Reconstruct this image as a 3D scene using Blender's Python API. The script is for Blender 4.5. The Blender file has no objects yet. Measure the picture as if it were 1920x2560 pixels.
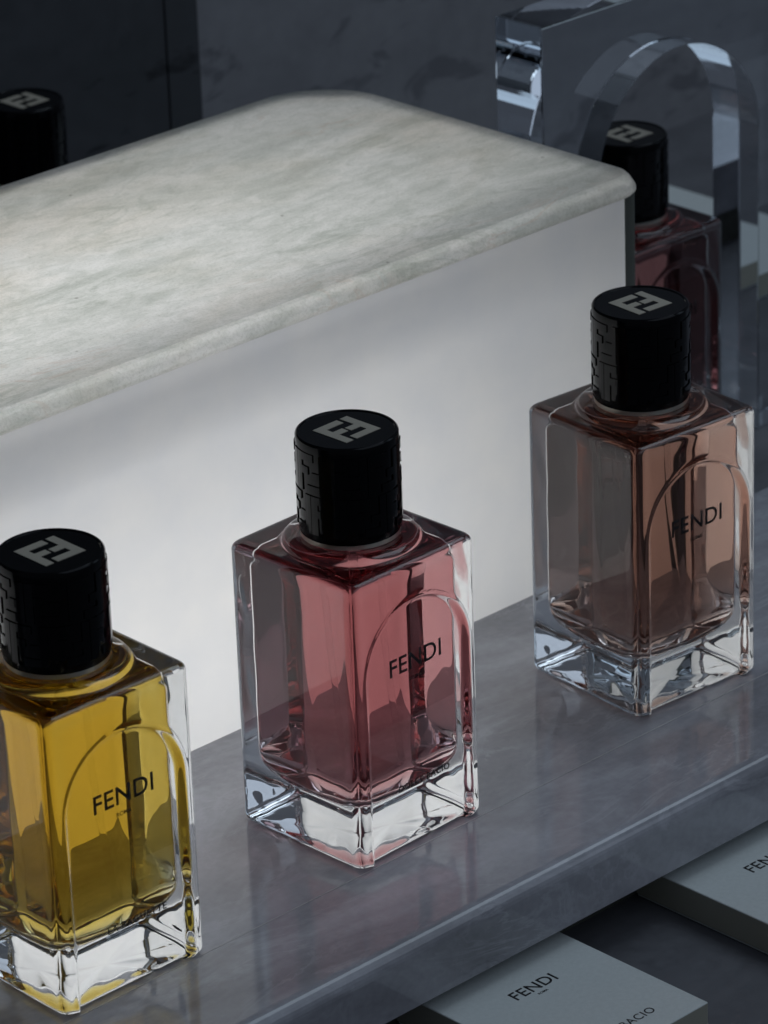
import bpy, bmesh, math, random
from mathutils import Vector, Matrix
random.seed(7)
C = bpy.context.scene.collection
scene = bpy.context.scene
R = math.radians
ANG = R(43.0)                      # the display's long direction, measured from world x

# ------------------------------------------------------------------ camera
cam_d = bpy.data.cameras.new('camera')
cam = bpy.data.objects.new('camera', cam_d); C.objects.link(cam)
F_PX, PITCH, ROLL, DIST = 10369.0, R(24.2107), R(-2.13785), 1.29168
cp, sp = math.cos(PITCH), math.sin(PITCH)
fw = Vector((0, cp, -sp)); up = Vector((0, sp, cp)); rt = Vector((1, 0, 0))
cr, sr = math.cos(ROLL), math.sin(ROLL)
rt, up = cr*rt + sr*up, -sr*rt + cr*up
M = Matrix((rt, up, -fw)).transposed().to_4x4()
M.translation = -fw*DIST
cam.matrix_world = M
cam_d.sensor_fit = 'HORIZONTAL'; cam_d.sensor_width = 36.0
cam_d.lens = F_PX/1920*36.0
cam_d.clip_start = 0.01; cam_d.clip_end = 50
cam_d.dof.use_dof = True
cam_d.dof.focus_distance = 1.085
cam_d.dof.aperture_fstop = 48
scene.camera = cam

# ------------------------------------------------------------------ world and lamps
w = bpy.data.worlds.new('World'); scene.world = w; w.use_nodes = True
bg = w.node_tree.nodes['Background']
bg.inputs[0].default_value = (0.62, 0.72, 0.92, 1)
bg.inputs[1].default_value = 0.075

def uvz(u, v, z):
    c, s = math.cos(ANG), math.sin(ANG)
    return Vector((u*c - v*s, u*s + v*c, z))

def area(name, loc, target, sx, sy, power, col):
    d = bpy.data.lights.new(name, 'AREA'); d.shape = 'RECTANGLE'; d.size = sx; d.size_y = sy
    d.energy = power; d.color = col
    o = bpy.data.objects.new(name, d); C.objects.link(o)
    o.location = loc
    o.rotation_euler = (Vector(target)-Vector(loc)).to_track_quat('-Z', 'Y').to_euler()
    return o
area('ceiling_lamp', uvz(0.75, -0.25, 1.5), uvz(0.1, -0.1, 0), 0.9, 0.9, 4.2, (0.72, 0.86, 1.0))
area('front_fill_lamp', uvz(0.25, -1.25, 1.15), uvz(-0.1, -0.15, -0.02), 1.7, 1.0, 2.7, (0.70, 0.82, 1.0))  # added fill above the camera, brightens the shelf's front face

area('side_fill_lamp', uvz(0.95, -0.62, 0.5), uvz(0.0, -0.15, 0.0), 0.30, 0.55, 0.30, (0.62, 0.80, 1.0))  # added fill from the right for glints on glass and edges, no window there

scene.view_settings.view_transform = 'Standard'
scene.view_settings.look = 'None'
scene.view_settings.exposure = 0.0
scene.view_settings.gamma = 1.0
cy = scene.cycles
cy.use_denoising = True
try: cy.denoiser = 'OPENIMAGEDENOISE'
except Exception: pass
cy.max_bounces = 26; cy.transmission_bounces = 22; cy.glossy_bounces = 10
cy.diffuse_bounces = 4; cy.transparent_max_bounces = 16; cy.volume_bounces = 0
cy.caustics_reflective = True; cy.caustics_refractive = True
cy.sample_clamp_indirect = 3.0
cy.blur_glossy = 0.2

# ------------------------------------------------------------------ helpers
def tag(o, label=None, cat=None, group=None, kind=None):
    if label: o['label'] = label
    if cat: o['category'] = cat
    if group: o['group'] = group
    if kind: o['kind'] = kind
    return o

def empty(name, loc=(0, 0, 0), rz=0.0):
    o = bpy.data.objects.new(name, None); C.objects.link(o)
    o.location = loc; o.rotation_euler = (0, 0, rz); o.empty_display_size = 0.02
    return o

def obj(name, verts, faces, mat=None, parent=None, smooth=False, loc=None, rz=0.0):
    me = bpy.data.meshes.new(name)
    me.from_pydata([tuple(v) for v in verts], [], faces)
    bm = bmesh.new(); bm.from_mesh(me)
    bmesh.ops.recalc_face_normals(bm, faces=bm.faces)
    bm.to_mesh(me); bm.free()
    if smooth:
        me.polygons.foreach_set('use_smooth', [True]*len(me.polygons))
    if mat: me.materials.append(mat)
    o = bpy.data.objects.new(name, me); C.objects.link(o)
    if parent: o.parent = parent
    if loc is not None: o.location = loc
    o.rotation_euler = (0, 0, rz)
    return o

def obj_bm(name, bm, mat=None, parent=None, smooth=False, loc=None, rz=0.0):
    bmesh.ops.recalc_face_normals(bm, faces=bm.faces)
    me = bpy.data.meshes.new(name); bm.to_mesh(me); bm.free()
    if smooth: me.polygons.foreach_set('use_smooth', [True]*len(me.polygons))
    if mat: me.materials.append(mat)
    o = bpy.data.objects.new(name, me); C.objects.link(o)
    if parent: o.parent = parent
    if loc is not None: o.location = loc
    o.rotation_euler = (0, 0, rz)
    return o

def box_bm(x0, x1, y0, y1, z0, z1, bev=0.0, seg=2):
    bm = bmesh.new()
    bmesh.ops.create_cube(bm, size=1.0)
    for v in bm.verts:
        v.co = ((x0+x1)/2 + v.co.x*(x1-x0), (y0+y1)/2 + v.co.y*(y1-y0), (z0+z1)/2 + v.co.z*(z1-z0))
    if bev > 0:
        bmesh.ops.bevel(bm, geom=list(bm.edges), offset=bev, segments=seg, profile=0.5, affect='EDGES')
    return bm

def loft(rings, cap_start=True, cap_end=True):
    """rings: list of equal-length point lists"""
    V = []; Fc = []
    n = len(rings[0])
    for r in rings: V += r
    for k in range(len(rings)-1):
        a, b = k*n, (k+1)*n
        for i in range(n):
            j = (i+1) % n
            Fc.append((a+i, a+j, b+j, b+i))
    if cap_start:
        c = Vector((0, 0, 0))
        for p in rings[0]: c += Vector(p)
        V.append(tuple(c/n)); k = len(V)-1
        for i in range(n): Fc.append((k, (i+1) % n, i))
    if cap_end:
        c = Vector((0, 0, 0)); a = (len(rings)-1)*n
        for p in rings[-1]: c += Vector(p)
        V.append(tuple(c/n)); k = len(V)-1
        for i in range(n): Fc.append((k, a+i, a+(i+1) % n))
    return V, Fc

def lathe(profile, n=96, **kw):
    rings = [[(r*math.cos(2*math.pi*i/n), r*math.sin(2*math.pi*i/n), z) for i in range(n)] for r, z in profile]
    return loft(rings, **kw)

# ------------------------------------------------------------------ materials
def mat(name):
    m = bpy.data.materials.new(name); m.use_nodes = True
    nt = m.node_tree
    for n in list(nt.nodes): nt.nodes.remove(n)
    out = nt.nodes.new('ShaderNodeOutputMaterial')
    return m, nt, out

def N(nt, t, **kw):
    n = nt.nodes.new(t)
    for k, v in kw.items(): setattr(n, k, v)
    return n

def ramp(nt, stops):
    r = N(nt, 'ShaderNodeValToRGB')
    e = r.color_ramp.elements
    while len(e) < len(stops): e.new(0.5)
    for el, (p, c) in zip(e, stops):
        el.position = p; el.color = (*c, 1) if len(c) == 3 else c
    return r

def coords(nt, scale=(1, 1, 1), rot=(0, 0, 0), loc=(0, 0, 0)):
    g = N(nt, 'ShaderNodeTexCoord'); mp = N(nt, 'ShaderNodeMapping')
    mp.inputs['Scale'].default_value = scale; mp.inputs['Rotation'].default_value = rot
    mp.inputs['Location'].default_value = loc
    nt.links.new(g.outputs['Object'], mp.inputs['Vector'])
    return mp.outputs['Vector']

def noise(nt, vec, scale, detail=6, rough=0.55, dist=0.0):
    n = N(nt, 'ShaderNodeTexNoise')
    n.inputs['Scale'].default_value = scale; n.inputs['Detail'].default_value = detail
    n.inputs['Roughness'].default_value = rough; n.inputs['Distortion'].default_value = dist
    if vec is not None: nt.links.new(vec, n.inputs['Vector'])
    return n.outputs['Fac']

def principled(nt, out, base=(0.5, 0.5, 0.5), rough=0.5, metal=0.0, ior=1.45, coat=0.0):
    p = N(nt, 'ShaderNodeBsdfPrincipled')
    p.inputs['Base Color'].default_value = (*base, 1)
    p.inputs['Roughness'].default_value = rough
    p.inputs['Metallic'].default_value = metal
    p.inputs['IOR'].default_value = ior
    p.inputs['Coat Weight'].default_value = coat
    nt.links.new(p.outputs[0], out.inputs['Surface'])
    return p

def bump(nt, p, height, strength=0.2, dist=0.0005):
    b = N(nt, 'ShaderNodeBump'); b.inputs['Strength'].default_value = strength
    b.inputs['Distance'].default_value = dist
    nt.links.new(height, b.inputs['Height']); nt.links.new(b.outputs[0], p.inputs['Normal'])

def mix_rgb(nt, fac, a, b, mode='MIX'):
    m = N(nt, 'ShaderNodeMix', data_type='RGBA', blend_type=mode)
    for sock, val in ((m.inputs[0], fac), (m.inputs[6], a), (m.inputs[7], b)):
        if isinstance(val, (int, float)): sock.default_value = val
        elif isinstance(val, tuple): sock.default_value = (*val, 1)
        else: nt.links.new(val, sock)
    return m.outputs[2]

def glass_mat(name, ior, tint=(1, 1, 1), absorb=None, density=0.0, rough=0.0):
    if absorb: rough = 0.035
    m, nt, out = mat(name)
    g = N(nt, 'ShaderNodeBsdfGlass'); g.inputs['IOR'].default_value = ior
    g.inputs['Color'].default_value = (*tint, 1); g.inputs['Roughness'].default_value = rough
    nt.links.new(g.outputs[0], out.inputs['Surface'])
    if absorb:
        v = N(nt, 'ShaderNodeVolumeAbsorption')
        v.inputs['Color'].default_value = (*absorb, 1); v.inputs['Density'].default_value = density
        nt.links.new(v.outputs[0], out.inputs['Volume'])
    return m

GLASS = glass_mat('clear_flint_glass', 1.5, (0.985, 0.99, 0.99))
TUBE = glass_mat('clear_plastic_tube', 1.008, (0.985, 0.985, 0.985))
ACRYLIC = glass_mat('clear_acrylic', 1.49, (0.97, 0.985, 1.0))
LIQ = 1.36/1.5
AMBER = glass_mat('amber_perfume', LIQ, absorb=(0.85, 0.715, 0.05), density=92)
PINK = glass_mat('pink_perfume', LIQ, absorb=(0.66, 0.13, 0.14), density=49)
PEACH = glass_mat('peach_perfume', LIQ, absorb=(0.66, 0.38, 0.25), density=56)
RED = glass_mat('red_perfume', LIQ, absorb=(0.64, 0.16, 0.14), density=44)
CLEARLIQ = glass_mat('pale_perfume', LIQ, absorb=(0.8, 0.6, 0.4), density=20)

def cap_mat():
    m, nt, out = mat('black_lacquer')
    p = principled(nt, out, (0.002, 0.002, 0.0026), 0.12, ior=1.30)
    v = coords(nt)
    n = noise(nt, v, 900, 3)
    r = ramp(nt, [(0.35, (0.08,)*3), (0.7, (0.16,)*3)]); nt.links.new(n, r.inputs[0])
    nt.links.new(r.outputs[0], p.inputs['Roughness'])
    return m
BLACK = cap_mat()
def logo_mat():
    m, nt, out = mat('brushed_pale_metal')
    p = principled(nt, out, (0.58, 0.53, 0.43), 0.45, metal=0.35)
    n = noise(nt, coords(nt, (1, 12, 1)), 700, 3)
    bump(nt, p, n, 0.15, 0.00005)
    return m
LOGO = logo_mat()
def collar_mat():
    m, nt, out = mat('brushed_collar_metal')
    p = principled(nt, out, (0.55, 0.52, 0.45), 0.3, metal=0.9)
    n = noise(nt, coords(nt, (1, 1, 30)), 500, 2); bump(nt, p, n, 0.1, 0.00005)
    return m
COLLAR = collar_mat()
def ink_mat():
    m, nt, out = mat('black_ink')
    p = principled(nt, out, (0.008, 0.007, 0.008), 0.5)
    return m
INK = ink_mat()

def panel_mat():
    m, nt, out = mat('opal_diffuser')
    t = N(nt, 'ShaderNodeBsdfTranslucent'); d = N(nt, 'ShaderNodeBsdfDiffuse'); mx = N(nt, 'ShaderNodeMixShader')
    n = noise(nt, coords(nt), 38, 4)
    r = ramp(nt, [(0.3, (0.82, 0.835, 0.87)), (0.7, (0.90, 0.90, 0.905))]); nt.links.new(n, r.inputs[0])
    nt.links.new(r.outputs[0], t.inputs[0]); nt.links.new(r.outputs[0], d.inputs[0])
    mx.inputs[0].default_value = 0.4
    nt.links.new(t.outputs[0], mx.inputs[1]); nt.links.new(d.outputs[0], mx.inputs[2])
    nt.links.new(mx.outputs[0], out.inputs['Surface'])
    return m
PANEL = panel_mat()

def clear_mat(name, v):
    m, nt, out = mat(name)
    t = N(nt, 'ShaderNodeBsdfTransparent'); t.inputs[0].default_value = (v, v, v, 1)
    nt.links.new(t.outputs[0], out.inputs['Surface']); return m
CLEAR = clear_mat('clear_inner_face', 0.92)

def slab_mat():
    m, nt, out = mat('translucent_marble')
    rz = ANG - R(10)                                  # streaks run about 22 degrees from world x
    v = coords(nt, (0.34, 1.0, 1.0), (0, 0, rz))
    a = noise(nt, v, 34, 9, 0.66, 1.0)
    v2 = coords(nt, (0.5, 1.0, 1.0), (0, 0, rz+R(6)), (0.3, 0.2, 0))
    b = noise(nt, v2, 230, 7, 0.72, 0.8)
    c = noise(nt, coords(nt), 1100, 5, 0.7)
    r1 = ramp(nt, [(0.27, (0.58, 0.60, 0.575)), (0.43, (0.75, 0.765, 0.74)), (0.55, (0.86, 0.865, 0.85)), (0.75, (0.95, 0.95, 0.945))])
    nt.links.new(a, r1.inputs[0])
    r2 = ramp(nt, [(0.34, (0.80, 0.82, 0.80)), (0.60, (1.0, 1.0, 1.0))]); nt.links.new(b, r2.inputs[0])
    r3 = ramp(nt, [(0.32, (0.84, 0.84, 0.83)), (0.52, (1.0, 1.0, 1.0))]); nt.links.new(c, r3.inputs[0])
    col = mix_rgb(nt, 1.0, r1.outputs[0], r2.outputs[0], 'MULTIPLY')
    col = mix_rgb(nt, 1.0, col, r3.outputs[0], 'MULTIPLY')
    # fine grey-green veins along the grain
    fv = noise(nt, coords(nt, (0.30, 1.0, 1.0), (0, 0, rz-R(4)), (0.9, 2.0, 0)), 58, 6, 0.6, 1.4)
    rf = ramp(nt, [(0.455, (1, 1, 1)), (0.497, (0.83, 0.85, 0.83)), (0.505, (0.83, 0.85, 0.83)), (0.545, (1, 1, 1))]); nt.links.new(fv, rf.inputs[0])
    fg = noise(nt, coords(nt, loc=(1, 8, 0)), 22, 3); rfg = ramp(nt, [(0.45, (0, 0, 0)), (0.62, (1, 1, 1))]); nt.links.new(fg, rfg.inputs[0])
    col = mix_rgb(nt, rfg.outputs[0], col, mix_rgb(nt, 1.0, col, rf.outputs[0], 'MULTIPLY'))
    # broad warm and cool clouds
    wn = noise(nt, coords(nt, (0.6, 1, 1), (0, 0, rz), (2, 5, 0)), 17, 4, 0.6, 0.5)
    rw = ramp(nt, [(0.46, (1.0, 1.0, 1.0)), (0.66, (0.97, 0.92, 0.86))]); nt.links.new(wn, rw.inputs[0])
    col = mix_rgb(nt, 0.8, col, rw.outputs[0], 'MULTIPLY')
    # scattered pits
    vo = N(nt, 'ShaderNodeTexVoronoi'); vo.inputs['Scale'].default_value = 150
    nt.links.new(coords(nt), vo.inputs['Vector'])
    rp = ramp(nt, [(0.06, (0.55, 0.55, 0.53)), (0.10, (1, 1, 1))]); nt.links.new(vo.outputs['Distance'], rp.inputs[0])
    pg = noise(nt, coords(nt, loc=(7, 3, 0)), 60, 3); rpg = ramp(nt, [(0.56, (0, 0, 0)), (0.62, (1, 1, 1))]); nt.links.new(pg, rpg.inputs[0])
    col = mix_rgb(nt, rpg.outputs[0], col, mix_rgb(nt, 1.0, col, rp.outputs[0], 'MULTIPLY'))
    # thin rusty veins
    vv = coords(nt, (0.5, 1.6, 1.0), (0, 0, rz-R(8)), (1.1, 0.4, 0))
    e = noise(nt, vv, 26, 5, 0.6, 1.2)
    re = ramp(nt, [(0.485, (0, 0, 0)), (0.5, (0.55,)*3), (0.515, (0, 0, 0))]); nt.links.new(e, re.inputs[0])
    g = noise(nt, coords(nt, loc=(4, 1, 0)), 14, 2)
    rg = ramp(nt, [(0.52, (0, 0, 0)), (0.66, (1, 1, 1))]); nt.links.new(g, rg.inputs[0])
    vf = N(nt, 'ShaderNodeMath', operation='MULTIPLY'); nt.links.new(re.outputs[0], vf.inputs[0]); nt.links.new(rg.outputs[0], vf.inputs[1])
    col = mix_rgb(nt, vf.outputs[0], col, (0.62, 0.50, 0.42))
    t = N(nt, 'ShaderNodeBsdfTranslucent'); d = N(nt, 'ShaderNodeBsdfDiffuse'); mx = N(nt, 'ShaderNodeMixShader')
    nt.links.new(col, t.inputs[0]); nt.links.new(col, d.inputs[0]); mx.inputs[0].default_value = 0.25
    nt.links.new(t.outputs[0], mx.inputs[1]); nt.links.new(d.outputs[0], mx.inputs[2])
    gl = N(nt, 'ShaderNodeBsdfGlossy'); gl.inputs['Roughness'].default_value = 0.35
    fr = N(nt, 'ShaderNodeFresnel'); fr.inputs['IOR'].default_value = 1.4
    m2 = N(nt, 'ShaderNodeMixShader')
    nt.links.new(fr.outputs[0], m2.inputs[0]); nt.links.new(mx.outputs[0], m2.inputs[1]); nt.links.new(gl.outputs[0], m2.inputs[2])
    bp = N(nt, 'ShaderNodeBump'); bp.inputs['Strength'].default_value = 0.25; bp.inputs['Distance'].default_value = 0.0006
    nt.links.new(b, bp.inputs['Height'])
    for s in (d, t, gl): nt.links.new(bp.outputs[0], s.inputs['Normal'])
    nt.links.new(m2.outputs[0], out.inputs['Surface'])
    return m
SLAB = slab_mat()

def marble_mat(name, lo, mid, hi, rough, scale=14, stretch=(0.35, 1, 1), rot=0.0, coat=0.0, ior=1.5, spots=None, veins=0.0):
    m, nt, out = mat(name)
    p = principled(nt, out, mid, rough, ior=ior, coat=coat)
    v = coords(nt, stretch, (0, 0, rot))
    a = noise(nt, v, scale, 8, 0.6, 0.9)
    r = ramp(nt, [(0.28, lo), (0.5, mid), (0.72, hi)]); nt.links.new(a, r.inputs[0])
    b = noise(nt, coords(nt), scale*14, 4, 0.6)
    r2 = ramp(nt, [(0.3, (0.88,)*3), (0.65, (1, 1, 1))]); nt.links.new(b, r2.inputs[0])
    col = mix_rgb(nt, 1.0, r.outputs[0], r2.outputs[0], 'MULTIPLY')
    if spots:
        vs = coords(nt, spots[0], spots[1])
        s = noise(nt, vs, spots[2], 4, 0.6, 0.5)
        rs = ramp(nt, [(spots[3], (0, 0, 0)), (spots[3]+0.07, (0.85,)*3)]); nt.links.new(s, rs.inputs[0])
        col = mix_rgb(nt, rs.outputs[0], col, spots[4])
    if veins:
        vn = noise(nt, coords(nt, (0.45, 1, 1), (0, 0, rot+R(9)), (3, 1, 0)), scale*1.5, 7, 0.62, 1.6)
        rv = ramp(nt, [(0.475, (0, 0, 0)), (0.499, (veins,)*3), (0.502, (veins,)*3), (0.53, (0, 0, 0))]); nt.links.new(vn, rv.inputs[0])
        vg = noise(nt, coords(nt, loc=(5, 2, 0)), scale*0.8, 3); rvg = ramp(nt, [(0.42, (0, 0, 0)), (0.62, (1, 1, 1))]); nt.links.new(vg, rvg.inputs[0])
        mm = N(nt, 'ShaderNodeMath', operation='MULTIPLY'); nt.links.new(rv.outputs[0], mm.inputs[0]); nt.links.new(rvg.outputs[0], mm.inputs[1])
        col = mix_rgb(nt, mm.outputs[0], col, tuple(min(1, c*1.35) for c in hi))
        # settled dust specks
        dn = noise(nt, coords(nt, loc=(2, 9, 4)), 2600, 2); rd = ramp(nt, [(0.755, (0, 0, 0)), (0.79, (0.6,)*3)]); nt.links.new(dn, rd.inputs[0])
        col = mix_rgb(nt, rd.outputs[0], col, (0.75, 0.75, 0.76))
    nt.links.new(col, p.inputs['Base Color'])
    rr = ramp(nt, [(0.3, (rough*0.8,)*3), (0.7, (rough*1.3,)*3)]); nt.links.new(b, rr.inputs[0])
    nt.links.new(rr.outputs[0], p.inputs['Roughness'])
    return m
SHELF = marble_mat('polished_grey_marble', (0.22, 0.215, 0.23), (0.37, 0.37, 0.40), (0.56, 0.565, 0.61), 0.085, 26, (0.4, 1, 1), R(-14), ior=1.6, veins=0.2)
SEAM = marble_mat('pale_vein', (0.36, 0.36, 0.37), (0.45, 0.45, 0.46), (0.55, 0.55, 0.56), 0.3, 60)
COUNTER = marble_mat('dark_grey_stone', (0.09, 0.09, 0.10), (0.13, 0.132, 0.145), (0.17, 0.172, 0.185), 0.45, 20)
WALL = marble_mat('grey_wall_marble', (0.23, 0.23, 0.245), (0.28, 0.28, 0.295), (0.32, 0.32, 0.335), 0.5, 9, (1, 1, 2.2),
                  spots=((1.0, 1.0, 2.6), (0, R(14), 0), 26, 0.57, (0.155, 0.155, 0.17)))
SHADEWALL = marble_mat('shaded_wall_marble', (0.05, 0.055, 0.06), (0.062, 0.066, 0.073), (0.075, 0.08, 0.088), 0.5, 9, (1, 1, 2.2),
                  spots=((1.0, 1.0, 2.8), (0, R(-12), 0), 24, 0.60, (0.014, 0.015, 0.018)))  # shade on the wall's left part, put into a darker marble colour
ENDSTONE = marble_mat('olive_grey_stone', (0.085, 0.09, 0.07), (0.105, 0.11, 0.09), (0.125, 0.13, 0.11), 0.5, 26)
def white_paint():
    m, nt, out = mat('white_lining'); p = principled(nt, out, (0.86, 0.86, 0.86), 0.7)
    n = noise(nt, coords(nt), 60, 3); bump(nt, p, n, 0.05, 0.0002); return m
LINING = white_paint()
def carton_mat():
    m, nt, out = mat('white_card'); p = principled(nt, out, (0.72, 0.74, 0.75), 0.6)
    n = noise(nt, coords(nt), 700, 5, 0.7)
    r = ramp(nt, [(0.3, (0.62, 0.66, 0.64)), (0.7, (0.70, 0.74, 0.72))]); nt.links.new(n, r.inputs[0])
    nt.links.new(r.outputs[0], p.inputs['Base Color']); bump(nt, p, n, 0.12, 0.0001); return m
CARD = carton_mat()
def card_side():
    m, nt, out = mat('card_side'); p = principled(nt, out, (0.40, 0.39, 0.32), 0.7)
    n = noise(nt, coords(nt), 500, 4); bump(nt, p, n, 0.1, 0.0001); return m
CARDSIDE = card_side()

# ------------------------------------------------------------------ setting
def setting(name, bm, m, smooth=False):
    o = obj_bm(name, bm, m, None, smooth, (0, 0, 0), ANG)
    tag(o, kind='structure'); return o
Z_C = -0.034
setting('counter', box_bm(-1.2, 1.6, -1.0, 0.60, Z_C-0.03, Z_C), COUNTER)
V_W = 0.246
setting('wall', box_bm(0.1455, 1.6, V_W, V_W+0.05, Z_C, 1.1), WALL)
setting('shaded_wall_panel', box_bm(-1.2, 0.1285, V_W-0.001, V_W+0.05, Z_C, 1.1), SHADEWALL)
setting('wall_reveal', box_bm(0.1295, 0.1445, V_W-0.001, V_W+0.05, Z_C, 1.1), SHADEWALL)

# ------------------------------------------------------------------ shelf (stone slab with an eased front edge, on a recessed plinth)
def shelf():
    t = empty('marble_shelf', (0, 0, 0), ANG)
    u0, u1, vf, vb, th = -0.75, 0.62, -0.1975, -0.0765, 0.0195
    prof = []
    r = 0.0045
    for k in range(9):
        a = math.pi/2*k/8
        prof.append((vf + r - r*math.sin(a), -r + r*math.cos(a)))
    prof += [(vf, -th+0.001), (vf+0.001, -th), (vb, -th), (vb, 0)]
    rings = [[(u, p[0], p[1]) for p in prof] for u in (u0, u1)]
    n = len(prof)
    V = rings[0]+rings[1]
    Fc = [(i, (i+1) % n, n+(i+1) % n, n+i) for i in range(n)] + [tuple(range(n)), tuple(range(n, 2*n))]
    s = obj('slab', V, Fc, SHELF, t)
    obj_bm('plinth', box_bm(u0, u1, -0.180, -0.080, Z_C, -th), ENDSTONE, t)
    obj_bm('joint', box_bm(u0, u1, -0.16225, -0.16185, -0.0005, 0.00006), SEAM, t)
    tag(t, 'polished grey marble shelf carrying the three front perfume bottles', 'shelf', kind='structure')
shelf()

# ------------------------------------------------------------------ light box
def rrect(u0, u1, v0, v1, rf, rb, inset=0.0, z=0.0, left_r=0.004, seg=14):
    """outline with front-right radius rf, back-right radius rb"""
    u0 += inset; u1 -= inset; v0 += inset; v1 -= inset
    rf = max(rf-inset, 0.0005); rb = max(rb-inset, 0.0005)
    P = []
    def arc(cx, cy_, r, a0, a1):
        for k in range(seg+1):
            a = a0+(a1-a0)*k/seg
            P.append((cx+r*math.cos(a), cy_+r*math.sin(a), z))
    arc(u0+left_r, v0+left_r, left_r, math.pi, 1.5*math.pi)
    arc(u1-rf, v0+rf, rf, 1.5*math.pi, 2*math.pi)
    arc(u1-rb, v1-rb, rb, 0, 0.5*math.pi)
    arc(u0+left_r, v1-left_r, left_r, 0.5*math.pi, math.pi)
    return P

def light_box():
    t = empty('light_box', (0, 0, 0), ANG)
    tag(t, 'glowing light box with rounded translucent white marble top behind the bottles', 'light box')
    U0, U1, VF, VB = -0.36, 0.0405, -0.0770, 0.0635
    # slab: bottom, lower lip, eased top edge
    sp_ = [(0.0005, 0.1136), (0.0, 0.1142), (0.0, 0.1150), (0.0003, 0.1156), (0.0016, 0.1176), (0.0026, 0.1186), (0.0038, 0.1190)]
    rings = [rrect(U0, U1, VF, VB, 0.011, 0.028, i, z) for i, z in sp_]
    V, Fc = loft(rings, True, True)
    mt = obj('marble_top', V, Fc, SLAB, t)
    mt.data.materials.append(CLEAR)
    for p in mt.data.polygons:
        if p.center.z < 0.1138: p.material_index = 1
    fp = obj_bm('front_panel', box_bm(U0+0.002, 0.0306, -0.0756, -0.0742, Z_C+0.001, 0.1134, 0.0003, 1), PANEL, t)
    fp.data.materials.append(CLEAR)
    for p in fp.data.polygons:
        if p.center.y > -0.0743: p.material_index = 1
    # end board with a rounded front corner
    P = []
    r = 0.0062
    P.append((0.0309, -0.0752))
    for k in range(9):
        a = -math.pi/2 + math.pi/2*k/8
        P.append((0.0388-r+r*math.cos(a), -0.0752+r+r*math.sin(a)))
    rb = 0.024
    for k in range(11):
        a = math.pi/2*k/10
        P.append((0.0388-rb+rb*math.cos(a), 0.0615-rb+rb*math.sin(a)))
    P += [(0.0148, 0.0535), (0.0309, 0.0375)]
    n = len(P)
    V = [(x, y, Z_C+0.0005) for x, y in P]+[(x, y, 0.1134) for x, y in P]
    Fc = [(i, (i+1) % n, n+(i+1) % n, n+i) for i in range(n)]+[tuple(range(n)), tuple(range(n, 2*n))]
    obj('end_board', V, Fc, ENDSTONE, t)
    obj_bm('back_board', box_bm(U0+0.002, 0.0145, 0.0535, 0.0613, Z_C+0.0005, 0.1134), LINING, t)
    obj_bm('left_board', box_bm(U0+0.002, U0+0.008, -0.0712, 0.0532, Z_C+0.0005, 0.1134), LINING, t)
    obj_bm('base_board', box_bm(U0+0.010, 0.0300, -0.0712, 0.0532, Z_C+0.0005, Z_C+0.006), LINING, t)
    obj_bm('shade_baffle', box_bm(U0+0.010, 0.0290, -0.0585, -0.0570, 0.0850, 0.1010), LINING, t)  # added unseen strip that shades the top of the front panel
    for loc, rot, su, sv, e, spr in (((-0.19, 0.032, 0.018), (math.pi/2, 0, math.pi), 0.30, 0.10, 0.160, 180),
                                     ((-0.120, -0.004, Z_C+0.010), (math.pi, 0, 0), 0.30, 0.10, 0.118, 150)):
        d = bpy.data.lights.new('lamp_strip', 'AREA'); d.shape = 'RECTANGLE'; d.size = su; d.size_y = sv; d.energy = e
        d.spread = R(spr); d.color = (1.0, 0.992, 0.965)
        o = bpy.data.objects.new('lamp_strip', d); C.objects.link(o); o.parent = t
        o.location = loc; o.rotation_euler = rot
light_box()

# ------------------------------------------------------------------ perfume bottles
HS, HB = 0.0230, 0.0820            # half side, shoulder height
def sq_ring(hs, r, n_side, n_cor):
    """points (x, y, side, s): rounded square counter-clockwise; side index 0..3 on the flats, None on corners"""
    P = []
    for k in range(4):
        a = k*math.pi/2 - math.pi/2           # outward direction of side k; side 0 faces -y
        ox, oy = math.cos(a), math.sin(a)
        tx, ty = -oy, ox
        L = hs-r
        for i in range(n_side):
            s = -L+2*L*i/(n_side-1)
            P.append((ox*hs+tx*s, oy*hs+ty*s, (ox, oy), s))
        cx, cy_ = ox*L+tx*L, oy*L+ty*L
        for i in range(1, n_cor):
            b = a + math.pi/2*i/n_cor
            P.append((cx+r*math.cos(b), cy_+r*math.sin(b), (math.cos(b), math.sin(b)), None))
    return P

def sstep(x):
    x = min(1, max(0, x)); return x*x*(3-2*x)
AW, AZ, ADEP = 0.0180, 0.0530, 0.0015
def recess(s, z, soft=False):
    if s is None: return 0.0
    sd = AW-abs(s) if z < AZ else AW-math.hypot(s, z-AZ)
    if soft: return 0.0008*sstep((sd+0.004)/0.008)       # the face at the back is moulded more softly
    return ADEP*sstep((sd+0.0009)/0.0018) - 0.00045*math.exp(-((sd+0.0012)/0.0006)**2)   # raised bead round the arch

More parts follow.
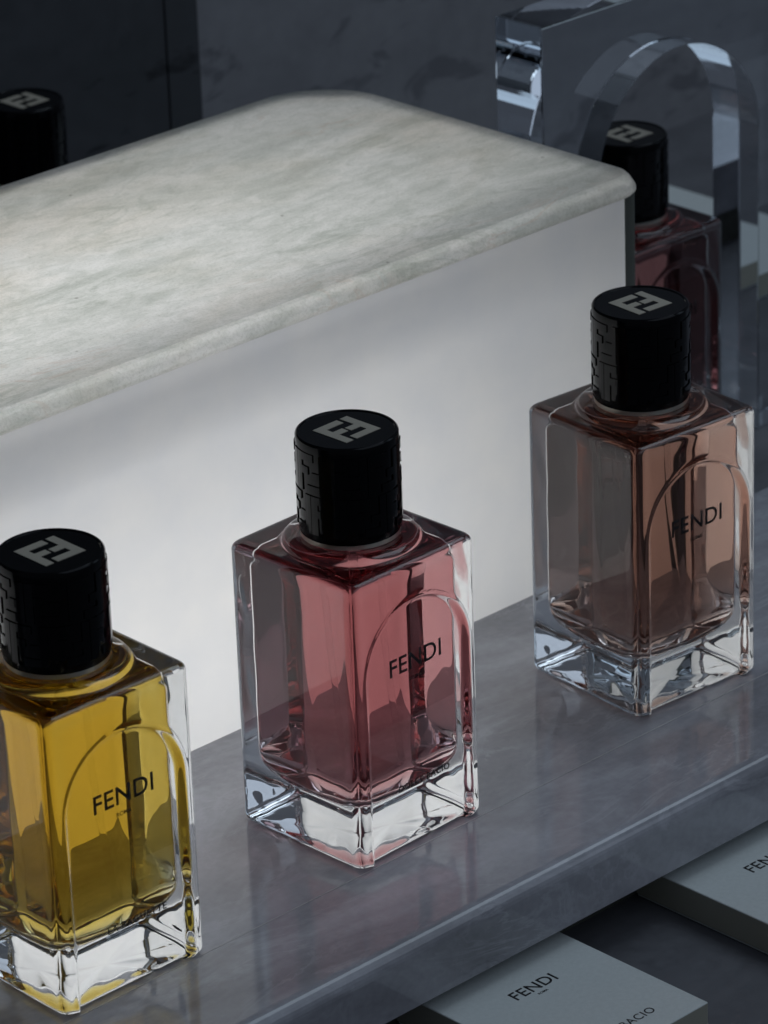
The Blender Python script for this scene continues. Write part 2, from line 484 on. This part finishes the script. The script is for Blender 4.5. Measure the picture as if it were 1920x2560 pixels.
def bottle_glass():
    base = sq_ring(HS, 0.0031, 104, 8)
    n = len(base)
    rings = []
    def scaled(inset, z, rec=1.0):
        f = (HS-inset)/HS
        out = []
        for x, y, nrm, s in base:
            d = recess(s, z)*rec if nrm[1] < -0.99 else 0.0
            out.append((x*f-nrm[0]*d, y*f-nrm[1]*d, z))
        return out
    # underside with a shallow punt
    for f, z in ((0.2, 0.0012), (0.5, 0.0010), (0.78, 0.0005), (0.88, 0.0)):
        rings.append([(x*f, y*f, z) for x, y, _, _ in base])
    r = 0.0021
    for k in range(7):
        a = math.pi/2*k/6
        rings.append(scaled(r*(1-math.sin(a)), r*(1-math.cos(a)), 1.0))
    zs = [r+0.0005*i for i in range(1, int((HB-2*r)/0.0005))]
    for z in zs: rings.append(scaled(0, z))
    for k in range(7):
        a = math.pi/2*k/6
        rings.append(scaled(r*(1-math.cos(a)), HB-r+r*math.sin(a), 1.0))
    # moulding waviness low down in the thick foot
    for rg in rings:
        for i_, (x, y, z) in enumerate(rg):
            if z < 0.013:
                k_ = 1 - z/0.013
                wv = math.sin(x*520+z*300+0.4)*math.sin(y*470-z*260+1.1)+0.7*math.sin(z*700+x*310-y*270)
                zz = z + (0.00018*wv if z < 0.0013 and math.hypot(x, y) < 0.019 else 0.0)
                rg[i_] = (x*(1+0.0020*wv*k_), y*(1+0.0020*wv*k_), max(0.0, zz))
    # top face in to a circle, then the domed collar of glass and the neck
    rc = 0.0182
    edge = rings[-1]
    circ = []
    for x, y, z in edge:
        a = math.atan2(y, x); circ.append((math.cos(a), math.sin(a)))
    for f in (0.15, 0.4, 0.7, 0.92):
        rings.append([(e[0]*(1-f)+rc*1.02*c[0]*f, e[1]*(1-f)+rc*1.02*c[1]*f, HB) for e, c in zip(edge, circ)])
    for rr, z in ((0.01855, 0.0), (0.0184, 0.0003), (0.0182, 0.0007), (0.0177, 0.0012), (0.0168, 0.00165), (0.0154, 0.0019), (0.0138, 0.00195), (0.0128, 0.0019), (0.0125, 0.0022), (0.0125, 0.0052)):
        rings.append([(rr*c[0], rr*c[1], HB+z) for c in circ])
    return loft(rings)

def bottle_liquid():
    hs, rc = 0.0183, 0.0032
    base = sq_ring(hs, rc, 40, 8)
    zb, zt = 0.0128, 0.0778
    rings = []
    for f in (0.12, 0.28):
        rings.append([(x/math.hypot(x, y)*hs*f, y/math.hypot(x, y)*hs*f, zb-0.0002) for x, y, _, _ in base])
    rb = 0.0085
    for k in range(11):
        a = math.pi/2*k/10
        f = (hs-0.0100*(1-math.sin(a)))/hs
        q = (1-math.sin(a))**0.8*0.75                      # the plan gets rounder towards the floor
        ring = []
        for x, y, _, _ in base:
            d = math.hypot(x, y); rr = hs*1.06
            ring.append((x*f*(1-q)+x/d*rr*f*q, y*f*(1-q)+y/d*rr*f*q, zb+rb*(1-math.cos(a))))
        rings.append(ring)
    m = 24
    for k in range(1, m):
        z = zb+rb+(zt-zb-rb-0.0028)*k/m
        rings.append([(x, y, z) for x, y, _, _ in base])
    rt_ = 0.0028
    for k in range(9):
        a = math.pi/2*k/8
        f = (hs-rt_*(1-math.cos(a)))/hs
        rings.append([(x*f, y*f, zt-rt_+rt_*math.sin(a)) for x, y, _, _ in base])
    edge = rings[-1]
    circ = [(math.cos(math.atan2(y, x)), math.sin(math.atan2(y, x))) for x, y, z in edge]
    rn = 0.0066
    for f in (0.25, 0.6, 0.9):
        rings.append([(e[0]*(1-f)+rn*c[0]*f, e[1]*(1-f)+rn*c[1]*f, zt) for e, c in zip(edge, circ)])
    for rg in rings:
        for i_, (x, y, z) in enumerate(rg):
            wv = math.sin(x*410+z*170+0.7)*math.sin(y*380-z*120+1.9)+0.6*math.sin(z*420+x*230-y*190)
            amp = 0.00010+0.00012*max(0.0, 1-(z-zb)/0.012)
            d = math.hypot(x, y)+1e-9
            rg[i_] = (x+x/d*wv*amp, y+y/d*wv*amp, z+(0.8*wv*amp if z < zb+0.012 else 0))
    for rr, z in ((0.0064, 0.0004), (0.0060, 0.0012), (0.0060, 0.0050)):
        rings.append([(rr*c[0], rr*c[1], zt+z) for c in circ])
    return loft(rings)

CAPR, CAPZ0, CAPH = 0.01345, HB+0.0034, 0.0272
def cap_body():
    z1 = CAPZ0+CAPH
    prof = [(0.0122, CAPZ0+0.004), (0.01315, CAPZ0+0.0002), (0.0132, CAPZ0), (CAPR-0.0002, CAPZ0+0.0002), (CAPR, CAPZ0+0.0007)]
    prof += [(CAPR, CAPZ0+0.0007+(CAPH-0.0014)*k/6) for k in range(1, 7)]
    prof += [(CAPR-0.00015, z1-0.0003), (CAPR-0.0005, z1), (CAPR-0.0010, z1), (CAPR-0.0012, z1-0.00025), (0.006, z1-0.00025)]
    return lathe(prof, 128)

def f_rects(w, h, t):
    """a letter F as rectangles (x0, x1, y0, y1) in a w by h cell"""
    return [(0, t, 0, h), (t, w, h-t, h), (t, w*0.72, h*0.46, h*0.46+t)]

def cap_relief():
    """raised double F pattern round the cap wall"""
    V, Fc = [], []
    circ = 2*math.pi*CAPR
    cells = 8; rows = 2
    cw = circ/cells; ch = (CAPH-0.0046)/rows
    def patch(s0, s1, z0, z1, ri, ro):
        k = max(1, int((s1-s0)/0.0007))
        for i in range(k):
            a0 = (s0+(s1-s0)*i/k)/CAPR; a1 = (s0+(s1-s0)*(i+1)/k)/CAPR
            b = len(V)
            for r_ in (ri, ro):
                for a in (a0, a1):
                    for z in (z0, z1):
                        V.append((r_*math.cos(a), r_*math.sin(a), z))
            # inner 0..3, outer 4..7
            Fc.append((b+4, b+6, b+7, b+5))
            Fc.append((b+0, b+4, b+5, b+1) if i == 0 else (b+0, b+4, b+5, b+1))
            Fc.append((b+2, b+3, b+7, b+6))
            Fc.append((b+0, b+2, b+6, b+4)); Fc.append((b+1, b+5, b+7, b+3))
    for row in range(rows):
        z0 = CAPZ0+0.0022+row*(ch+0.0002)
        for c in range(cells):
            s0 = c*cw + (cw*0.5 if row else 0)
            gw = cw*0.60; gh = ch*0.95; t = 0.0021
            for (x0, x1, y0, y1) in f_rects(gw, gh, t):
                patch(s0+x0, s0+x1, z0+y0, z0+y1, CAPR-0.0003, CAPR+0.00032)
                # its partner, turned upside down
                patch(s0+cw*0.98-x1, s0+cw*0.98-x0, z0+gh-y1, z0+gh-y0, CAPR-0.0003, CAPR+0.00032)
    return V, Fc

def cap_logo():
    S = 0.0124; t = 0.205*S
    z0, z1 = CAPZ0+CAPH-0.0006, CAPZ0+CAPH-0.00012
    rects = [(0, t, 0, S), (t, 0.70*S, S-t, S), (t, 0.47*S, 0.42*S, 0.42*S+t*0.92)]
    V, Fc = [], []
    def add(x0, x1, y0, y1):
        b = len(V)
        for z in (z0, z1):
            for x, y in ((x0, y0), (x1, y0), (x1, y1), (x0, y1)):
                V.append((x-S/2, y-S/2, z))
        Fc.extend([(b, b+3, b+2, b+1), (b+4, b+5, b+6, b+7)] + [(b+i, b+(i+1) % 4, b+4+(i+1) % 4, b+4+i) for i in range(4)])
    for (x0, x1, y0, y1) in rects:
        add(x0, x1, y0, y1)
        add(S-x1, S-x0, S-y1, S-y0)
    return V, Fc

def text_mesh(name, body, width, extrude=0.00003, offset=0.0, spacing=1.0):
    """flat lettering, centred, in the x-y plane, scaled to the given width"""
    cu = bpy.data.curves.new(name, 'FONT'); cu.body = body; cu.size = 1.0
    cu.align_x = 'CENTER'; cu.align_y = 'CENTER'; cu.offset = offset; cu.space_character = spacing
    cu.resolution_u = 4
    ob = bpy.data.objects.new(name, cu); C.objects.link(ob)
    dg = bpy.context.evaluated_depsgraph_get(); dg.update()
    me = bpy.data.meshes.new_from_object(ob.evaluated_get(dg))
    bpy.data.objects.remove(ob); bpy.data.curves.remove(cu)
    xs = [v.co.x for v in me.vertices]; ys = [v.co.y for v in me.vertices]
    f = width/(max(xs)-min(xs)); cx, cy_ = (max(xs)+min(xs))/2, (max(ys)+min(ys))/2
    bm = bmesh.new(); bm.from_mesh(me); bpy.data.meshes.remove(me)
    for v in bm.verts: v.co = ((v.co.x-cx)*f, (v.co.y-cy_)*f, 0)
    g = bmesh.ops.extrude_face_region(bm, geom=list(bm.faces))
    for e in g['geom']:
        if isinstance(e, bmesh.types.BMVert): e.co.z += extrude
    return bm

def printed(name, body, width, m, parent, loc, rot, **kw):
    o = obj_bm(name, text_mesh(name, body, width, **kw), m, parent)
    o.location = loc; o.rotation_euler = rot
    return o

GV, GF = bottle_glass()
LV, LF = bottle_liquid()
CV, CF = cap_body()
RV, RF_ = cap_relief()
OV, OF = cap_logo()
def make_bottle():
    t = empty('perfume_bottle')
    g = obj('glass_body', GV, GF, GLASS, t, smooth=True)
    l = obj('perfume', LV, LF, PINK, t, smooth=True)
    tb_path = []
    n = 12; rr = 0.00105
    rings = []
    for k in range(30):
        f = k/29
        z = 0.0185+(0.078-0.0185)*f
        x = 0.0045*(1-f)**1.6; y = -0.003*(1-f)**1.4
        rings.append([(x+rr*math.cos(2*math.pi*i/n), y+rr*math.sin(2*math.pi*i/n), z) for i in range(n)])
    V, Fc = loft(rings)
    obj('dip_tube', V, Fc, TUBE, l, smooth=True)
    V, Fc = lathe([(0.0040, HB+0.0060), (0.01285, HB+0.0060), (0.01310, HB+0.0056), (0.01310, HB+0.00215), (0.0130, HB+0.0020), (0.01262, HB+0.0020), (0.01262, HB+0.0056), (0.0040, HB+0.0056)], 96, cap_start=False, cap_end=False)
    obj('collar', V, Fc, COLLAR, t)
    c = obj('cap', CV, CF, BLACK, t, smooth=True)
    md = c.modifiers.new('edges', 'EDGE_SPLIT'); md.split_angle = R(40)
    obj('monogram_relief', RV, RF_, BLACK, c)
    obj('cap_emblem', OV, OF, LOGO, c)
    zf = -(HS-ADEP)-0.00006
    printed('lettering', 'FENDI', 0.0190, INK, t, (0.0006, zf, 0.0537), (math.pi/2, 0, 0), offset=0.012, spacing=1.05)
    printed('small_lettering', 'ROMA', 0.0047, INK, t, (0.0004, zf, 0.0486), (math.pi/2, 0, 0), offset=0.012)
    return t

def copy_tree(o, parent=None):
    c = o.copy(); C.objects.link(c)
    if parent is not None:
        c.parent = parent
    for ch in o.children: copy_tree(ch, c)
    return c

def set_liquid(b, m):
    for ch in b.children:
        if ch.name.startswith('perfume'):
            ch.data = ch.data.copy(); ch.data.materials.clear(); ch.data.materials.append(m)

def find(b, key):
    return [ch for ch in b.children if ch.name.split('.')[0] == key][0]

proto = make_bottle(); MADE = []
BOTTLES = [  # u, v, z, rotation, liquid, label, printed name
    (-0.1411, -0.1384, 0.0, 45-0.563, PINK, 'pink perfume in clear square bottle with black cap, middle of the marble shelf', 'DOLCE BACIO'),
    (-0.0264, -0.1346, 0.0, 45-6.145, PEACH, 'peach brown perfume in clear square bottle with black cap by light box end', None),
    (-0.2405, -0.1389, 0.0, 45-2.627, AMBER, 'golden yellow perfume in clear square bottle with black cap on marble shelf', 'LA BAGUETTE'),
    (0.1462, 0.0323, Z_C, 45-2.0, RED, 'dark red perfume bottle with black cap standing in the clear acrylic arch', None),
    (0.0372, 0.2134, Z_C, 45-1.0, CLEARLIQ, 'black capped bottle in deep shadow behind light box against dark wall', None),
]
for i, (u, v, z, rz, liq, lab, nm) in enumerate(BOTTLES):
    b = proto if i == 0 else copy_tree(proto)
    b.location = uvz(u, v, z); b.rotation_euler = (0, 0, R(rz))
    tag(b, lab, 'perfume bottle', 'square perfume bottles with black caps')
    if liq is not PINK: 
        l = find(b, 'perfume'); l.data = l.data.copy(); l.data.materials.clear(); l.data.materials.append(liq)
    MADE.append((b, nm))
for b, nm in MADE:
    if nm:
        printed('name_lettering', nm, 0.0190, INK, b, (0.0024, -(HS-ADEP)-0.00006, 0.0180), (math.pi/2, 0, 0), offset=0.016, spacing=1.1)

# ------------------------------------------------------------------ cartons in front of the shelf
def carton_shell(t, x0, x1, y0, y1, z, h):
    obj_bm('tray', box_bm(x0+0.0004, x1-0.0004, y0+0.0004, y1-0.0004, z+0.0002, z+0.0008, 0.0001, 1), CARD, t)
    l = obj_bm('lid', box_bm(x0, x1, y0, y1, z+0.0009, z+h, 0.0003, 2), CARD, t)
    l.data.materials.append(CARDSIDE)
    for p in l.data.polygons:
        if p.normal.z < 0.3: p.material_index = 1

def carton(u0, u1, label, second):
    v0, v1 = -0.2440, -0.1810
    cu, cv = (u0+u1)/2, (v0+v1)/2
    t = empty('flat_carton', uvz(cu, cv, Z_C), ANG)
    tag(t, label, 'carton', 'white cartons lying below the shelf edge')
    hw, hd, h = (u1-u0)/2, (v1-v0)/2, 0.0100
    carton_shell(t, -hw, hw, -hd, hd, 0.0, h)
    printed('lettering', 'FENDI', 0.0152, INK, t, (0.0003, -0.2058-cv, h+0.00003), (0, 0, 0), offset=0.008, spacing=1.05)
    printed('small_lettering', 'ROMA', 0.0034, INK, t, (0.0003, -0.2094-cv, h+0.00003), (0, 0, 0), offset=0.004)
    if second: printed('name_lettering', second, 0.0262, INK, t, (0.0003, -0.2358-cv, h+0.00003), (0, 0, 0), offset=0.004, spacing=1.1)
carton(-0.1711, -0.1203, 'white lidded carton lying below the shelf under the pink bottle', 'DOLCE BACIO')
carton(-0.0799, -0.0291, 'white lidded carton lying below the shelf under the peach brown bottle', None)

# ------------------------------------------------------------------ clear acrylic arch with a carton behind it
def acrylic_arch():
    t = empty('acrylic_arch', (0, 0, 0), ANG)
    tag(t, 'thick clear acrylic block with an arched opening round the red bottle', 'display arch')
    v0, v1 = 0.0090, 0.0295
    uc, r, zs = 0.1470, 0.0385, 0.0745
    P = [(0.0830, Z_C+0.0003), (0.0830, 0.1348), (0.2110, 0.1348), (0.2110, Z_C+0.0003), (uc+r, Z_C+0.0003)]
    n_arc = 64
    for k in range(n_arc+1):
        a = math.pi*k/n_arc
        P.append((uc+r*math.cos(a), zs+r*math.sin(a)))
    P.append((uc-r, Z_C+0.0003))
    bm = bmesh.new()
    vs = [bm.verts.new((x, v0, z)) for x, z in P]
    f = bm.faces.new(vs)
    g = bmesh.ops.extrude_face_region(bm, geom=[f])
    for e in g['geom']:
        if isinstance(e, bmesh.types.BMVert): e.co.y = v1
    ed = [e for e in bm.edges if len(e.link_faces) == 2 and e.calc_face_angle(0) > R(60)]
    bmesh.ops.bevel(bm, geom=ed, offset=0.0005, segments=2, profile=0.5, affect='EDGES')
    o = obj_bm('arch_block', bm, ACRYLIC, t)
acrylic_arch()

def back_carton():
    t = empty('flat_carton', (0, 0, 0), ANG)
    tag(t, 'white carton lying flat behind the red bottle in the acrylic arch', 'carton')
    u0, u1, v0, v1 = 0.235, 0.3278, 0.100, 0.196
    carton_shell(t, u0, u1, v0, v1, Z_C, 0.0100)
back_carton()
